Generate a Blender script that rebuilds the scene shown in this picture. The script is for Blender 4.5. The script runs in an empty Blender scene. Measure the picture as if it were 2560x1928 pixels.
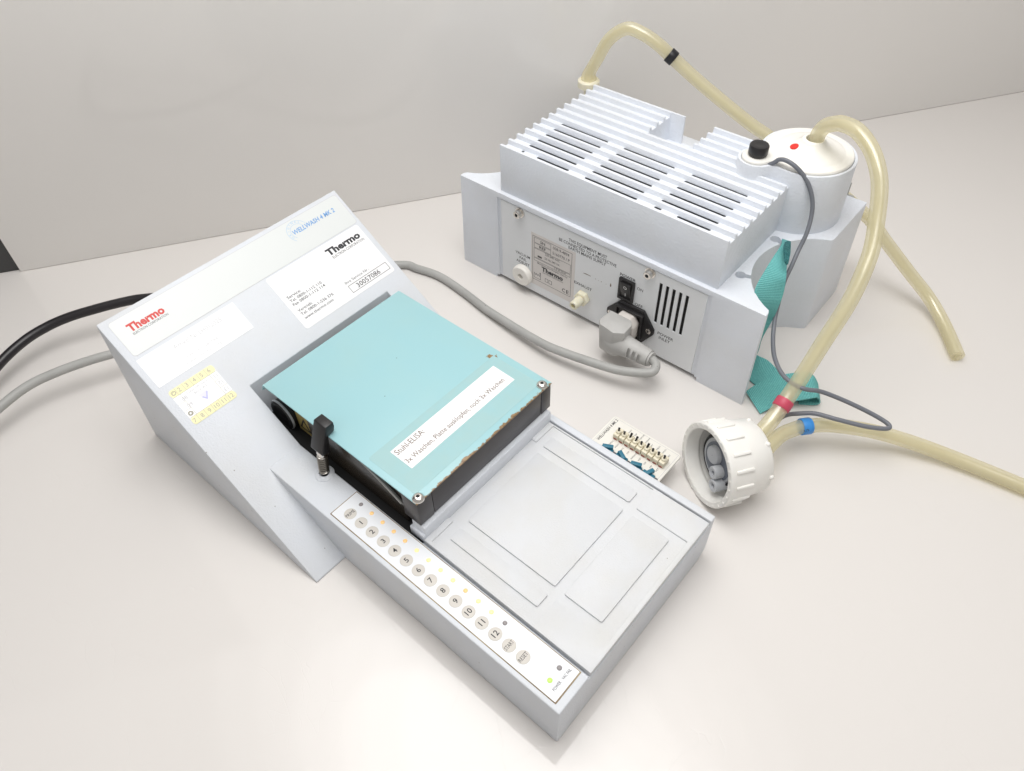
import bpy, bmesh, math, random
from mathutils import Vector, Matrix
random.seed(4)
MM = 0.001
scene = bpy.context.scene
COL = scene.collection

# ------------------------------------------------------------------ camera
F = 1889.668
RC = ((0.7578758932606167, -0.4723149828235886, 0.4500474279615157),
      (0.6521531535024662, 0.5673970663425605, -0.5027492749697853),
      (-0.017899575168453072, 0.6745214052246298, 0.7380382639826879))
CC = (82.8181, -124.6084, 481.6878)
cam_data = bpy.data.cameras.new('camera')
cam_data.sensor_fit = 'HORIZONTAL'; cam_data.sensor_width = 36.0
cam_data.lens = F / 2560.0 * 36.0
cam_data.clip_start = 0.01; cam_data.clip_end = 50
cam = bpy.data.objects.new('camera', cam_data); COL.objects.link(cam)
M = Matrix(RC).to_4x4(); M.translation = Vector(CC) * MM
cam.matrix_world = M
scene.camera = cam

# ------------------------------------------------------------------ light
world = bpy.data.worlds.new('World'); scene.world = world; world.use_nodes = True
bg = world.node_tree.nodes['Background']
bg.inputs['Color'].default_value = (1.0, 0.97, 0.94, 1); bg.inputs['Strength'].default_value = 0.40
# a diffused ceiling lamp and an added fill lamp; each is a nest of soft-edged panels, brightest in the middle
def soft_lamp(name, loc, rz, sx, sy, watts, col):
    for k, (f_, w_) in enumerate(((0.62, 0.18), (0.80, 0.22), (0.97, 0.25), (1.15, 0.35))):
        ld = bpy.data.lights.new(name, 'AREA'); ld.shape = 'ELLIPSE'; ld.size = sx * f_; ld.size_y = sy * f_
        ld.energy = watts * w_; ld.color = col
        lo = bpy.data.objects.new(name, ld); COL.objects.link(lo)
        lo.location = (loc[0], loc[1], loc[2] + 0.004 * k); lo.rotation_euler = (0, 0, math.radians(rz))
soft_lamp('ceiling_lamp', (-0.21, 0.26, 1.15), -21, 1.15, 0.85, 4.75, (1.0, 0.985, 0.97))
soft_lamp('pump_fill_lamp', (-0.13, 0.09, 1.0), 0, 1.3, 0.58, 4.75, (1.0, 0.99, 0.98))  # added fill, no real fixture: lifts the pump front and wall
vs = scene.view_settings
vs.view_transform = 'Standard'; vs.look = 'None'; vs.exposure = 0.16; vs.gamma = 1.0; vs.use_curve_mapping = False

# ------------------------------------------------------------------ helpers
def ray(px, py):
    d = Vector(((px - 1280) / F, -(py - 964) / F, -1.0))
    return Matrix(RC) @ d
def at(px, py, z):
    """photo pixel -> point (mm) at height z above the table"""
    r = ray(px, py); t = (z - CC[2]) / r.z
    return Vector(CC) + r * t
def tag(o, label=None, cat=None, group=None, kind=None):
    if label: o['label'] = label
    if cat: o['category'] = cat
    if group: o['group'] = group
    if kind: o['kind'] = kind
    return o
def empty(name, loc=(0, 0, 0), rz=0.0, mat=None):
    e = bpy.data.objects.new(name, None); COL.objects.link(e)
    e.empty_display_size = 0.02
    if mat is not None: e.matrix_world = mat
    else:
        e.location = Vector(loc) * MM; e.rotation_euler = (0, 0, rz)
    return e

class MB:
    def __init__(s): s.v = []; s.f = []; s.m = []
    def add(s, vs, fs, mi=0):
        o = len(s.v); s.v += [tuple(p) for p in vs]
        s.f += [tuple(i + o for i in f) for f in fs]; s.m += [mi] * len(fs); return s
    def box(s, x0, x1, y0, y1, z0, z1, mi=0, fr=None):
        vs = [(x, y, z) for z in (z0, z1) for y in (y0, y1) for x in (x0, x1)]
        if fr: vs = [fr(*p) for p in vs]
        return s.add(vs, [(0, 2, 3, 1), (4, 5, 7, 6), (0, 1, 5, 4), (2, 6, 7, 3), (0, 4, 6, 2), (1, 3, 7, 5)], mi)
    def prism(s, poly, h0, h1, fr=None, mi=0, top=None):
        n = len(poly); top = top or poly
        vs = [(p[0], p[1], h0) for p in poly] + [(p[0], p[1], h1) for p in top]
        if fr: vs = [fr(*p) for p in vs]
        fs = [tuple(range(n))[::-1], tuple(range(n, 2 * n))] + [(i, (i + 1) % n, n + (i + 1) % n, n + i) for i in range(n)]
        return s.add(vs, fs, mi)
    def lathe(s, prof, fr, seg=32, mi=0, closed=True):
        """prof: (t, r) ; fr(t, a, b) maps axis t and the two radial coordinates"""
        vs = []
        for t, r in prof:
            for i in range(seg):
                a = 2 * math.pi * i / seg; vs.append(fr(t, r * math.cos(a), r * math.sin(a)))
        fs = []
        for k in range(len(prof) - 1):
            for i in range(seg):
                j = (i + 1) % seg; fs.append((k * seg + i, k * seg + j, (k + 1) * seg + j, (k + 1) * seg + i))
        if closed:
            fs.append(tuple(range(seg))[::-1]); fs.append(tuple(range((len(prof) - 1) * seg, len(prof) * seg)))
        return s.add(vs, fs, mi)
    def tube(s, path, r, seg=14, mi=0, caps=True, flip=False):
        P = [Vector(p) for p in path]; n = len(P)
        rs = r if isinstance(r, (list, tuple)) else [r] * n
        T = [(P[min(i + 1, n - 1)] - P[max(i - 1, 0)]).normalized() for i in range(n)]
        u = T[0].orthogonal().normalized(); vs = []
        for i in range(n):
            u = (u - T[i] * u.dot(T[i])).normalized(); w = T[i].cross(u)
            for k in range(seg):
                a = 2 * math.pi * k / seg; vs.append(P[i] + (u * math.cos(a) + w * math.sin(a)) * rs[i])
        fs = []
        for i in range(n - 1):
            for k in range(seg):
                j = (k + 1) % seg; q = (i * seg + k, i * seg + j, (i + 1) * seg + j, (i + 1) * seg + k)
                fs.append(q[::-1] if flip else q)
        if caps: fs.append(tuple(range(seg))[::-1]); fs.append(tuple(range((n - 1) * seg, n * seg)))
        return s.add(vs, fs, mi)
    def build(s, name, mats, parent=None, bevel=0.0, seg=2, smooth=40, cut=None, recalc=True, angle=25):
        me = bpy.data.meshes.new(name)
        me.from_pydata([Vector(p) * MM for p in s.v], [], s.f)
        if not isinstance(mats, (list, tuple)): mats = [mats]
        for m in mats: me.materials.append(m)
        for p, mi in zip(me.polygons, s.m): p.material_index = mi
        bm = bmesh.new(); bm.from_mesh(me)
        if recalc: bmesh.ops.recalc_face_normals(bm, faces=bm.faces)
        bm.to_mesh(me); bm.free()
        ob = bpy.data.objects.new(name, me); COL.objects.link(ob)
        if cut:
            tmp = []
            for c in cut:
                co = c.build('cutter', mats[0], None, smooth=None); tmp.append(co)
                md = ob.modifiers.new('b', 'BOOLEAN'); md.operation = 'DIFFERENCE'; md.object = co; md.solver = 'EXACT'
            dg = bpy.context.evaluated_depsgraph_get(); dg.update()
            nm = bpy.data.meshes.new_from_object(ob.evaluated_get(dg)); ob.modifiers.clear(); ob.data = nm
            bpy.data.meshes.remove(me); me = nm; me.name = name
            for co in tmp:
                cm = co.data; bpy.data.objects.remove(co); bpy.data.meshes.remove(cm)
        if bevel:
            bm = bmesh.new(); bm.from_mesh(me)
            bmesh.ops.remove_doubles(bm, verts=bm.verts, dist=1e-6)
            ed = [e for e in bm.edges if len(e.link_faces) == 2 and e.calc_face_angle(0) > math.radians(angle)]
            bmesh.ops.bevel(bm, geom=ed, offset=bevel * MM, segments=seg, profile=0.5, affect='EDGES', clamp_overlap=True)
            bm.to_mesh(me); bm.free()
        if smooth is not None:
            me.shade_smooth(); me.set_sharp_from_angle(angle=math.radians(smooth))
        if parent is not None: ob.parent = parent
        return ob

def rrect(u0, u1, v0, v1, r, n=5):
    out = []
    for cx, cy, a0 in ((u1 - r, v0 + r, -90), (u1 - r, v1 - r, 0), (u0 + r, v1 - r, 90), (u0 + r, v0 + r, 180)):
        for i in range(n + 1):
            a = math.radians(a0 + 90 * i / n); out.append((cx + r * math.cos(a), cy + r * math.sin(a)))
    return out
def circ(cx, cy, r, n=24): return [(cx + r * math.cos(2 * math.pi * i / n), cy + r * math.sin(2 * math.pi * i / n)) for i in range(n)]
def smooth_path(pts, per=8):
    P = [Vector(p) for p in pts]; P = [P[0] * 2 - P[1]] + P + [P[-1] * 2 - P[-2]]; out = []
    for i in range(1, len(P) - 2):
        p0, p1, p2, p3 = P[i - 1:i + 3]
        for k in range(per):
            t = k / per
            out.append(0.5 * ((2 * p1) + (p2 - p0) * t + (2 * p0 - 5 * p1 + 4 * p2 - p3) * t * t + (3 * p1 - p0 - 3 * p2 + p3) * t ** 3))
    out.append(P[-2]); return out

_H = {}
def text(body, parent, fr, u, v, width, cap, mat, bold=0.0, shear=0.0, n=0.0, name='lettering', angle=0.0, align='L'):
    """flat print: body set on frame fr(u, v, n) from (u, v), fitted to width and capital height"""
    def mesh_of(b, bo, sh):
        cu = bpy.data.curves.new('t', 'FONT'); cu.body = b; cu.size = 1.0; cu.offset = bo; cu.shear = sh; cu.resolution_u = 2
        o = bpy.data.objects.new('t', cu); COL.objects.link(o)
        dg = bpy.context.evaluated_depsgraph_get(); dg.update()
        me = bpy.data.meshes.new_from_object(o.evaluated_get(dg)); bpy.data.objects.remove(o); bpy.data.curves.remove(cu); return me
    if 'H' not in _H:
        h = mesh_of('H', 0, 0); _H['H'] = max(p.co.y for p in h.vertices); bpy.data.meshes.remove(h)
    me = mesh_of(body, bold, shear)
    xs = [p.co.x for p in me.vertices]; x0, x1 = min(xs), max(xs)
    sy = cap / _H['H']; sx = (width / (x1 - x0)) if width else sy
    ca, sa = math.cos(math.radians(angle)), math.sin(math.radians(angle))
    w = (x1 - x0) * sx; off = -w / 2 if align == 'C' else 0.0
    for p in me.vertices:
        a = (p.co.x - x0) * sx + off; b = p.co.y * sy
        p.co = Vector(fr(u + a * ca - b * sa, v + a * sa + b * ca, n)) * MM
    me.name = name; me.materials.clear(); me.materials.append(mat)
    ob = bpy.data.objects.new(name, me); COL.objects.link(ob); ob.parent = parent
    return ob

# ------------------------------------------------------------------ materials
def mat(name, col, rough=0.5, metal=0.0, bump=None, vary=None, spec=0.5, emit=None, trans=0.0, ior=1.45, coat=0.0, speck=None, sss=0.0):
    m = bpy.data.materials.new(name); m.use_nodes = True
    nt = m.node_tree; b = nt.nodes['Principled BSDF']
    b.inputs['Base Color'].default_value = (*col, 1); b.inputs['Roughness'].default_value = rough
    b.inputs['Metallic'].default_value = metal; b.inputs['Specular IOR Level'].default_value = spec
    b.inputs['IOR'].default_value = ior; b.inputs['Transmission Weight'].default_value = trans
    b.inputs['Coat Weight'].default_value = coat; b.inputs['Coat Roughness'].default_value = 0.05
    if sss: b.inputs['Subsurface Weight'].default_value = sss; b.inputs['Subsurface Radius'].default_value = (0.006, 0.005, 0.003); b.inputs['Subsurface Scale'].default_value = 1.0
    if emit: b.inputs['Emission Color'].default_value = (*emit[0], 1); b.inputs['Emission Strength'].default_value = emit[1]
    tc = None
    def coords():
        nonlocal tc
        if tc is None: tc = nt.nodes.new('ShaderNodeTexCoord')
        return tc.outputs['Object']
    cur = None
    if vary:   # (scale, amount, second colour)
        nz = nt.nodes.new('ShaderNodeTexNoise'); nz.inputs['Scale'].default_value = vary[0]; nz.inputs['Detail'].default_value = 5
        nt.links.new(coords(), nz.inputs['Vector'])
        rp = nt.nodes.new('ShaderNodeMapRange'); rp.inputs[1].default_value = 0.4; rp.inputs[2].default_value = 0.7; rp.inputs[4].default_value = vary[1]
        nt.links.new(nz.outputs['Fac'], rp.inputs[0])
        mx = nt.nodes.new('ShaderNodeMix'); mx.data_type = 'RGBA'
        mx.inputs[6].default_value = (*col, 1); mx.inputs[7].default_value = (*vary[2], 1)
        nt.links.new(rp.outputs[0], mx.inputs[0]); nt.links.new(mx.outputs[2], b.inputs['Base Color']); cur = mx.outputs[2]
    if speck:  # (scale, size, colour, share): scattered dark specks of dirt
        vo = nt.nodes.new('ShaderNodeTexVoronoi'); vo.inputs['Scale'].default_value = speck[0]
        nt.links.new(coords(), vo.inputs['Vector'])
        lt = nt.nodes.new('ShaderNodeMath'); lt.operation = 'LESS_THAN'; lt.inputs[1].default_value = speck[1]
        nt.links.new(vo.outputs['Distance'], lt.inputs[0])
        sp = nt.nodes.new('ShaderNodeSeparateColor'); nt.links.new(vo.outputs['Color'], sp.inputs[0])
        l2 = nt.nodes.new('ShaderNodeMath'); l2.operation = 'LESS_THAN'; l2.inputs[1].default_value = speck[3]
        nt.links.new(sp.outputs[0], l2.inputs[0])
        mu = nt.nodes.new('ShaderNodeMath'); mu.operation = 'MULTIPLY'; nt.links.new(lt.outputs[0], mu.inputs[0]); nt.links.new(l2.outputs[0], mu.inputs[1])
        mx = nt.nodes.new('ShaderNodeMix'); mx.data_type = 'RGBA'; mx.inputs[6].default_value = (*col, 1); mx.inputs[7].default_value = (*speck[2], 1)
        if cur: nt.links.new(cur, mx.inputs[6])
        nt.links.new(mu.outputs[0], mx.inputs[0]); nt.links.new(mx.outputs[2], b.inputs['Base Color']); cur = mx.outputs[2]
    if bump:   # (scale, strength, distance_mm)
        nz = nt.nodes.new('ShaderNodeTexNoise'); nz.inputs['Scale'].default_value = bump[0]; nz.inputs['Detail'].default_value = 3
        nt.links.new(coords(), nz.inputs['Vector'])
        bp = nt.nodes.new('ShaderNodeBump'); bp.inputs['Strength'].default_value = bump[1]; bp.inputs['Distance'].default_value = bump[2] * MM
        nt.links.new(nz.outputs['Fac'], bp.inputs['Height']); nt.links.new(bp.outputs[0], b.inputs['Normal'])
    m['cur'] = 0
    return m

M_ = {}
M_['body'] = mat('grey_paint', (0.66, 0.69, 0.735), 0.42, bump=(800, 0.6, 0.35), vary=(22, 0.55, (0.65, 0.66, 0.665)), speck=(160, 0.07, (0.25, 0.24, 0.22), 0.12))
M_['pump'] = mat('grey_paint_pump', (0.76, 0.795, 0.855), 0.42, bump=(520, 0.9, 0.5), vary=(24, 0.5, (0.73, 0.75, 0.775)))
M_['tray'] = mat('tray_paint', (0.655, 0.67, 0.69), 0.45, bump=(900, 0.6, 0.3), vary=(30, 0.6, (0.63, 0.625, 0.60)), speck=(120, 0.05, (0.3, 0.28, 0.25), 0.1))
M_['panel'] = mat('panel_paint', (0.77, 0.79, 0.81), 0.5, vary=(30, 0.4, (0.71, 0.73, 0.745)))
M_['header'] = mat('header_film', (0.70, 0.725, 0.72), 0.35, bump=(900, 0.25, 0.15))
M_['paper'] = mat('white_paper', (0.86, 0.86, 0.87), 0.4)
M_['gloss_paper'] = mat('white_film', (0.86, 0.87, 0.88), 0.22)
M_['keypad'] = mat('keypad_film', (0.78, 0.80, 0.83), 0.35, speck=(150, 0.06, (0.4, 0.38, 0.35), 0.15))
M_['seam'] = mat('brown_seam', (0.22, 0.16, 0.10), 0.7, vary=(60, 0.8, (0.45, 0.38, 0.25)))
M_['button'] = mat('button_grey', (0.62, 0.59, 0.545), 0.45)
M_['ink'] = mat('black_ink', (0.03, 0.03, 0.035), 0.5)
M_['ink_grey'] = mat('grey_ink', (0.07, 0.068, 0.07), 0.5)
M_['ink_brown'] = mat('brown_ink', (0.16, 0.11, 0.08), 0.5)
M_['ink_faint'] = mat('faint_ink', (0.55, 0.55, 0.57), 0.5)
M_['ink_faint2'] = mat('faded_number_ink', (0.46, 0.44, 0.36), 0.5)
M_['ink_red'] = mat('red_ink', (0.62, 0.06, 0.05), 0.45)
M_['ink_blue'] = mat('blue_ink', (0.16, 0.36, 0.68), 0.45)
M_['ink_blue2'] = mat('pale_blue_ink', (0.36, 0.55, 0.75), 0.45)
M_['ink_violet'] = mat('violet_ink', (0.50, 0.50, 0.80), 0.45)
M_['ink_pale'] = mat('pale_ink', (0.74, 0.74, 0.83), 0.45)
M_['yellow'] = mat('yellow_film', (0.85, 0.81, 0.48), 0.4)
M_['black'] = mat('black_plastic', (0.018, 0.017, 0.018), 0.35, speck=(300, 0.06, (0.2, 0.2, 0.2), 0.08))
M_['blackbar'] = mat('black_bar', (0.045, 0.040, 0.042), 0.32, vary=(60, 0.5, (0.06, 0.055, 0.055)))
M_['housing'] = mat('dark_housing', (0.030, 0.025, 0.020), 0.25, vary=(22, 1.0, (0.06, 0.045, 0.03)), speck=(200, 0.05, (0.2, 0.19, 0.17), 0.05))
M_['steel'] = mat('steel', (0.72, 0.69, 0.65), 0.22, 1.0)
M_['steel_dark'] = mat('spring_steel', (0.42, 0.39, 0.35), 0.3, 1.0)
M_['hole'] = mat('dark_hole', (0.012, 0.012, 0.013), 0.7)
M_['white'] = mat('white_plastic', (0.84, 0.82, 0.77), 0.32, spec=0.5)
M_['lid'] = mat('cream_lid', (0.90, 0.885, 0.835), 0.25)
M_['capw'] = mat('white_screw_cap', (0.87, 0.86, 0.825), 0.35, vary=(40, 0.3, (0.84, 0.81, 0.74)))
M_['nylon'] = mat('cream_nylon', (0.78, 0.74, 0.58), 0.35, sss=0.3)
M_['cord'] = mat('grey_cord', (0.41, 0.41, 0.395), 0.42, bump=(250, 0.15, 0.2), vary=(60, 0.4, (0.30, 0.30, 0.29)), speck=(120, 0.06, (0.12, 0.12, 0.12), 0.2))
M_['plug'] = mat('grey_plug', (0.49, 0.485, 0.47), 0.5, bump=(600, 0.3, 0.25), vary=(70, 0.5, (0.43, 0.42, 0.40)))
M_['plugc'] = mat('plug_collar', (0.70, 0.66, 0.62), 0.5)
M_['blackcord'] = mat('black_cord', (0.02, 0.018, 0.02), 0.3, bump=(300, 0.3, 0.3))
M_['sensor'] = mat('slate_cable', (0.17, 0.18, 0.205), 0.4)
M_['gfloat'] = mat('grey_float', (0.54, 0.56, 0.59), 0.4)
M_['gfloatd'] = mat('dark_grey_disc', (0.17, 0.19, 0.23), 0.45)
M_['redband'] = mat('red_tape', (0.55, 0.07, 0.12), 0.4)
M_['blueband'] = mat('blue_tape', (0.05, 0.27, 0.68), 0.4)
M_['blackband'] = mat('black_tape', (0.015, 0.015, 0.018), 0.35)
M_['card'] = mat('switch_card', (0.82, 0.80, 0.74), 0.4)
M_['sw_cream'] = mat('switch_cream', (0.78, 0.72, 0.56), 0.4)
M_['sw_red'] = mat('switch_red', (0.36, 0.06, 0.04), 0.5)
M_['sw_blue'] = mat('terminal_blue', (0.03, 0.17, 0.25), 0.4)
M_['led_off'] = mat('led_off', (0.30, 0.28, 0.28), 0.4)
M_['led_orange'] = mat('led_orange', (0.80, 0.52, 0.22), 0.3, emit=((1.0, 0.62, 0.25), 0.25))
M_['led_yellow'] = mat('led_yellow', (0.86, 0.74, 0.34), 0.3, emit=((1.0, 0.85, 0.40), 0.28))
M_['led_green'] = mat('led_green', (0.4, 0.85, 0.1), 0.3, emit=((0.55, 1.0, 0.2), 0.4))
M_['reddot'] = mat('red_dot', (0.72, 0.03, 0.02), 0.35)
M_['tag'] = mat('old_yellow_tag', (0.42, 0.33, 0.12), 0.5)
M_['gap'] = mat('terminal_grey', (0.10, 0.10, 0.11), 0.7)  # plain dark grey, used on the terminal ends
M_['dark_panel'] = mat('charcoal_board', (0.055, 0.055, 0.055), 0.4)
M_['label_beige'] = mat('type_label', (0.68, 0.65, 0.63), 0.4)

def strap_mat(name, c1, c2, sc):
    m = mat(name, c1, 0.8); nt = m.node_tree; b = nt.nodes['Principled BSDF']
    uv = nt.nodes.new('ShaderNodeUVMap')
    w = nt.nodes.new('ShaderNodeTexWave'); w.wave_type = 'BANDS'; w.bands_direction = 'X'; w.inputs['Scale'].default_value = sc; w.inputs['Distortion'].default_value = 3.0; w.inputs['Detail'].default_value = 2; w.inputs['Detail Scale'].default_value = 6
    nt.links.new(uv.outputs[0], w.inputs['Vector'])
    mx = nt.nodes.new('ShaderNodeMix'); mx.data_type = 'RGBA'; mx.inputs[6].default_value = (*c2, 1); mx.inputs[7].default_value = (*c1, 1)
    nt.links.new(w.outputs['Fac'], mx.inputs[0]); nt.links.new(mx.outputs[2], b.inputs['Base Color'])
    bp = nt.nodes.new('ShaderNodeBump'); bp.inputs['Strength'].default_value = 0.6; bp.inputs['Distance'].default_value = 0.0006
    nt.links.new(w.outputs['Fac'], bp.inputs['Height']); nt.links.new(bp.outputs[0], b.inputs['Normal'])
    return m
M_['strap'] = strap_mat('teal_webbing', (0.22, 0.60, 0.575), (0.09, 0.38, 0.38), 24)
M_['velcro'] = mat('teal_velcro', (0.015, 0.11, 0.12), 0.95, bump=(900, 1.0, 1.0), vary=(500, 1.0, (0.06, 0.24, 0.24)))

def tubing(name, c1, c2, opac):
    # milky amber silicone: part of the light passes straight through each wall, the rest scatters; glossy skin
    m = bpy.data.materials.new(name); m.use_nodes = True; nt = m.node_tree; nt.nodes.remove(nt.nodes['Principled BSDF'])
    tc = nt.nodes.new('ShaderNodeTexCoord'); nz = nt.nodes.new('ShaderNodeTexNoise'); nz.inputs['Scale'].default_value = 30; nz.inputs['Detail'].default_value = 4
    nt.links.new(tc.outputs['Object'], nz.inputs['Vector'])
    mx = nt.nodes.new('ShaderNodeMix'); mx.data_type = 'RGBA'; mx.inputs[6].default_value = (*c1, 1); mx.inputs[7].default_value = (*c2, 1)
    nt.links.new(nz.outputs['Fac'], mx.inputs[0])
    d = nt.nodes.new('ShaderNodeBsdfDiffuse'); nt.links.new(mx.outputs[2], d.inputs['Color'])
    tl = nt.nodes.new('ShaderNodeBsdfTranslucent'); nt.links.new(mx.outputs[2], tl.inputs['Color'])
    m1 = nt.nodes.new('ShaderNodeMixShader'); m1.inputs[0].default_value = 0.40
    nt.links.new(d.outputs[0], m1.inputs[1]); nt.links.new(tl.outputs[0], m1.inputs[2])
    tp = nt.nodes.new('ShaderNodeBsdfTransparent'); tp.inputs['Color'].default_value = (0.985, 0.96, 0.86, 1)
    m2 = nt.nodes.new('ShaderNodeMixShader'); m2.inputs[0].default_value = opac
    nt.links.new(tp.outputs[0], m2.inputs[1]); nt.links.new(m1.outputs[0], m2.inputs[2])
    gl = nt.nodes.new('ShaderNodeBsdfGlossy'); gl.inputs['Roughness'].default_value = 0.06
    m3 = nt.nodes.new('ShaderNodeMixShader'); m3.inputs[0].default_value = 0.09; nt.links.new(m2.outputs[0], m3.inputs[1]); nt.links.new(gl.outputs[0], m3.inputs[2])
    nt.links.new(m3.outputs[0], nt.nodes['Material Output'].inputs['Surface'])
    return m
M_['tubing'] = tubing('amber_tubing', (0.92, 0.87, 0.62), (0.95, 0.925, 0.76), 0.34)
M_['bore'] = tubing('amber_tubing_bore', (0.94, 0.91, 0.74), (0.97, 0.955, 0.84), 0.36)

def teal_cover():
    m = mat('teal_cover', (0.325, 0.565, 0.605), 0.33, vary=(18, 0.6, (0.36, 0.57, 0.575)), speck=(90, 0.04, (0.15, 0.2, 0.2), 0.25))
    nt = m.node_tree; b = nt.nodes['Principled BSDF']
    src = b.inputs['Base Color'].links[0].from_socket
    tc = nt.nodes.new('ShaderNodeTexCoord'); sx = nt.nodes.new('ShaderNodeSeparateXYZ'); nt.links.new(tc.outputs['Object'], sx.inputs[0])
    nz = nt.nodes.new('ShaderNodeTexNoise'); nz.inputs['Scale'].default_value = 330; nz.inputs['Detail'].default_value = 6; nt.links.new(tc.outputs['Object'], nz.inputs['Vector'])
    nz2 = nt.nodes.new('ShaderNodeTexNoise'); nz2.inputs['Scale'].default_value = 35; nt.links.new(tc.outputs['Object'], nz2.inputs['Vector'])
    # rust creeping in from the front edge (x = -0.1395 m)
    mr = nt.nodes.new('ShaderNodeMapRange'); mr.inputs[1].default_value = -0.1455; mr.inputs[2].default_value = -0.1393; mr.inputs[3].default_value = -0.50; mr.inputs[4].default_value = 0.36
    nt.links.new(sx.outputs[0], mr.inputs[0])
    ad = nt.nodes.new('ShaderNodeMath'); ad.operation = 'ADD'; nt.links.new(mr.outputs[0], ad.inputs[0]); nt.links.new(nz.outputs['Fac'], ad.inputs[1])
    a2 = nt.nodes.new('ShaderNodeMath'); a2.operation = 'MULTIPLY_ADD'; a2.inputs[1].default_value = 0.6; a2.inputs[2].default_value = -0.30
    nt.links.new(nz2.outputs['Fac'], a2.inputs[0])
    a3 = nt.nodes.new('ShaderNodeMath'); a3.operation = 'ADD'; nt.links.new(ad.outputs[0], a3.inputs[0]); nt.links.new(a2.outputs[0], a3.inputs[1])
    # one chipped spot near the far edge of the tape
    vm = nt.nodes.new('ShaderNodeVectorMath'); vm.operation = 'DISTANCE'; vm.inputs[1].default_value = (-0.1890, 0.1575, 0.084); nt.links.new(tc.outputs['Object'], vm.inputs[0])
    m2 = nt.nodes.new('ShaderNodeMapRange'); m2.inputs[1].default_value = 0.0; m2.inputs[2].default_value = 0.011; m2.inputs[3].default_value = 0.46; m2.inputs[4].default_value = -0.6; nt.links.new(vm.outputs['Value'], m2.inputs[0])
    a4 = nt.nodes.new('ShaderNodeMath'); a4.operation = 'ADD'; nt.links.new(m2.outputs[0], a4.inputs[0]); nt.links.new(nz.outputs['Fac'], a4.inputs[1])
    mxm = nt.nodes.new('ShaderNodeMath'); mxm.operation = 'MAXIMUM'; nt.links.new(a3.outputs[0], mxm.inputs[0]); nt.links.new(a4.outputs[0], mxm.inputs[1])
    st = nt.nodes.new('ShaderNodeMapRange'); st.inputs[1].default_value = 0.60; st.inputs[2].default_value = 0.68; nt.links.new(mxm.outputs[0], st.inputs[0])
    ru = nt.nodes.new('ShaderNodeMix'); ru.data_type = 'RGBA'; ru.inputs[6].default_value = (0.10, 0.05, 0.025, 1); ru.inputs[7].default_value = (0.42, 0.28, 0.13, 1)
    nz3 = nt.nodes.new('ShaderNodeTexNoise'); nz3.inputs['Scale'].default_value = 420; nt.links.new(tc.outputs['Object'], nz3.inputs['Vector']); nt.links.new(nz3.outputs['Fac'], ru.inputs[0])
    mx = nt.nodes.new('ShaderNodeMix'); mx.data_type = 'RGBA'; nt.links.new(st.outputs[0], mx.inputs[0]); nt.links.new(src, mx.inputs[6]); nt.links.new(ru.outputs[2], mx.inputs[7])
    nt.links.new(mx.outputs[2], b.inputs['Base Color'])
    return m
M_['teal'] = teal_cover()
M_['tape'] = mat('old_tape', (0.34, 0.535, 0.545), 0.28, vary=(90, 0.8, (0.32, 0.545, 0.575)))

def table_mat(name, col, rough, scr):
    m = mat(name, col, rough, vary=(3, 0.5, tuple(c * 0.97 for c in col)), speck=(26, 0.012, (0.2, 0.18, 0.16), 0.35))
    nt = m.node_tree; b = nt.nodes['Principled BSDF']
    tc = nt.nodes.new('ShaderNodeTexCoord')
    # hair-fine curved scratches: thin bands of a distorted wave, several directions
    prev = None
    for k, (rot, sc, dist) in enumerate(((0.4, 14, 14), (1.7, 11, 18), (2.6, 17, 11))):
        mp = nt.nodes.new('ShaderNodeMapping'); mp.inputs['Rotation'].default_value = (0, 0, rot); mp.inputs['Location'].default_value = (k * 1.3, k * .7, 0)
        nt.links.new(tc.outputs['Object'], mp.inputs['Vector'])
        w = nt.nodes.new('ShaderNodeTexWave'); w.inputs['Scale'].default_value = sc; w.inputs['Distortion'].default_value = dist; w.inputs['Detail'].default_value = 2; w.inputs['Detail Scale'].default_value = 1.2
        nt.links.new(mp.outputs[0], w.inputs['Vector'])
        g = nt.nodes.new('ShaderNodeMapRange'); g.inputs[1].default_value = 0.9975; g.inputs[2].default_value = 1.0; nt.links.new(w.outputs['Fac'], g.inputs[0])
        n = nt.nodes.new('ShaderNodeTexNoise'); n.inputs['Scale'].default_value = 14; nt.links.new(mp.outputs[0], n.inputs['Vector'])
        q = nt.nodes.new('ShaderNodeMapRange'); q.inputs[1].default_value = 0.52; q.inputs[2].default_value = 0.62; nt.links.new(n.outputs['Fac'], q.inputs[0])
        mu = nt.nodes.new('ShaderNodeMath'); mu.operation = 'MULTIPLY'; nt.links.new(g.outputs[0], mu.inputs[0]); nt.links.new(q.outputs[0], mu.inputs[1])
        if prev is None: prev = mu.outputs[0]
        else:
            a = nt.nodes.new('ShaderNodeMath'); a.operation = 'ADD'; nt.links.new(prev, a.inputs[0]); nt.links.new(mu.outputs[0], a.inputs[1]); prev = a.outputs[0]
    bp = nt.nodes.new('ShaderNodeBump'); bp.invert = True; bp.inputs['Strength'].default_value = scr; bp.inputs['Distance'].default_value = 0.0003
    nt.links.new(prev, bp.inputs['Height']); nt.links.new(bp.outputs[0], b.inputs['Normal'])
    return m
M_['table'] = table_mat('white_laminate', (0.735, 0.708, 0.682), 0.065, 0.16)
M_['wall'] = table_mat('white_gloss_board', (0.89, 0.872, 0.845), 0.06, 0.03)

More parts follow.
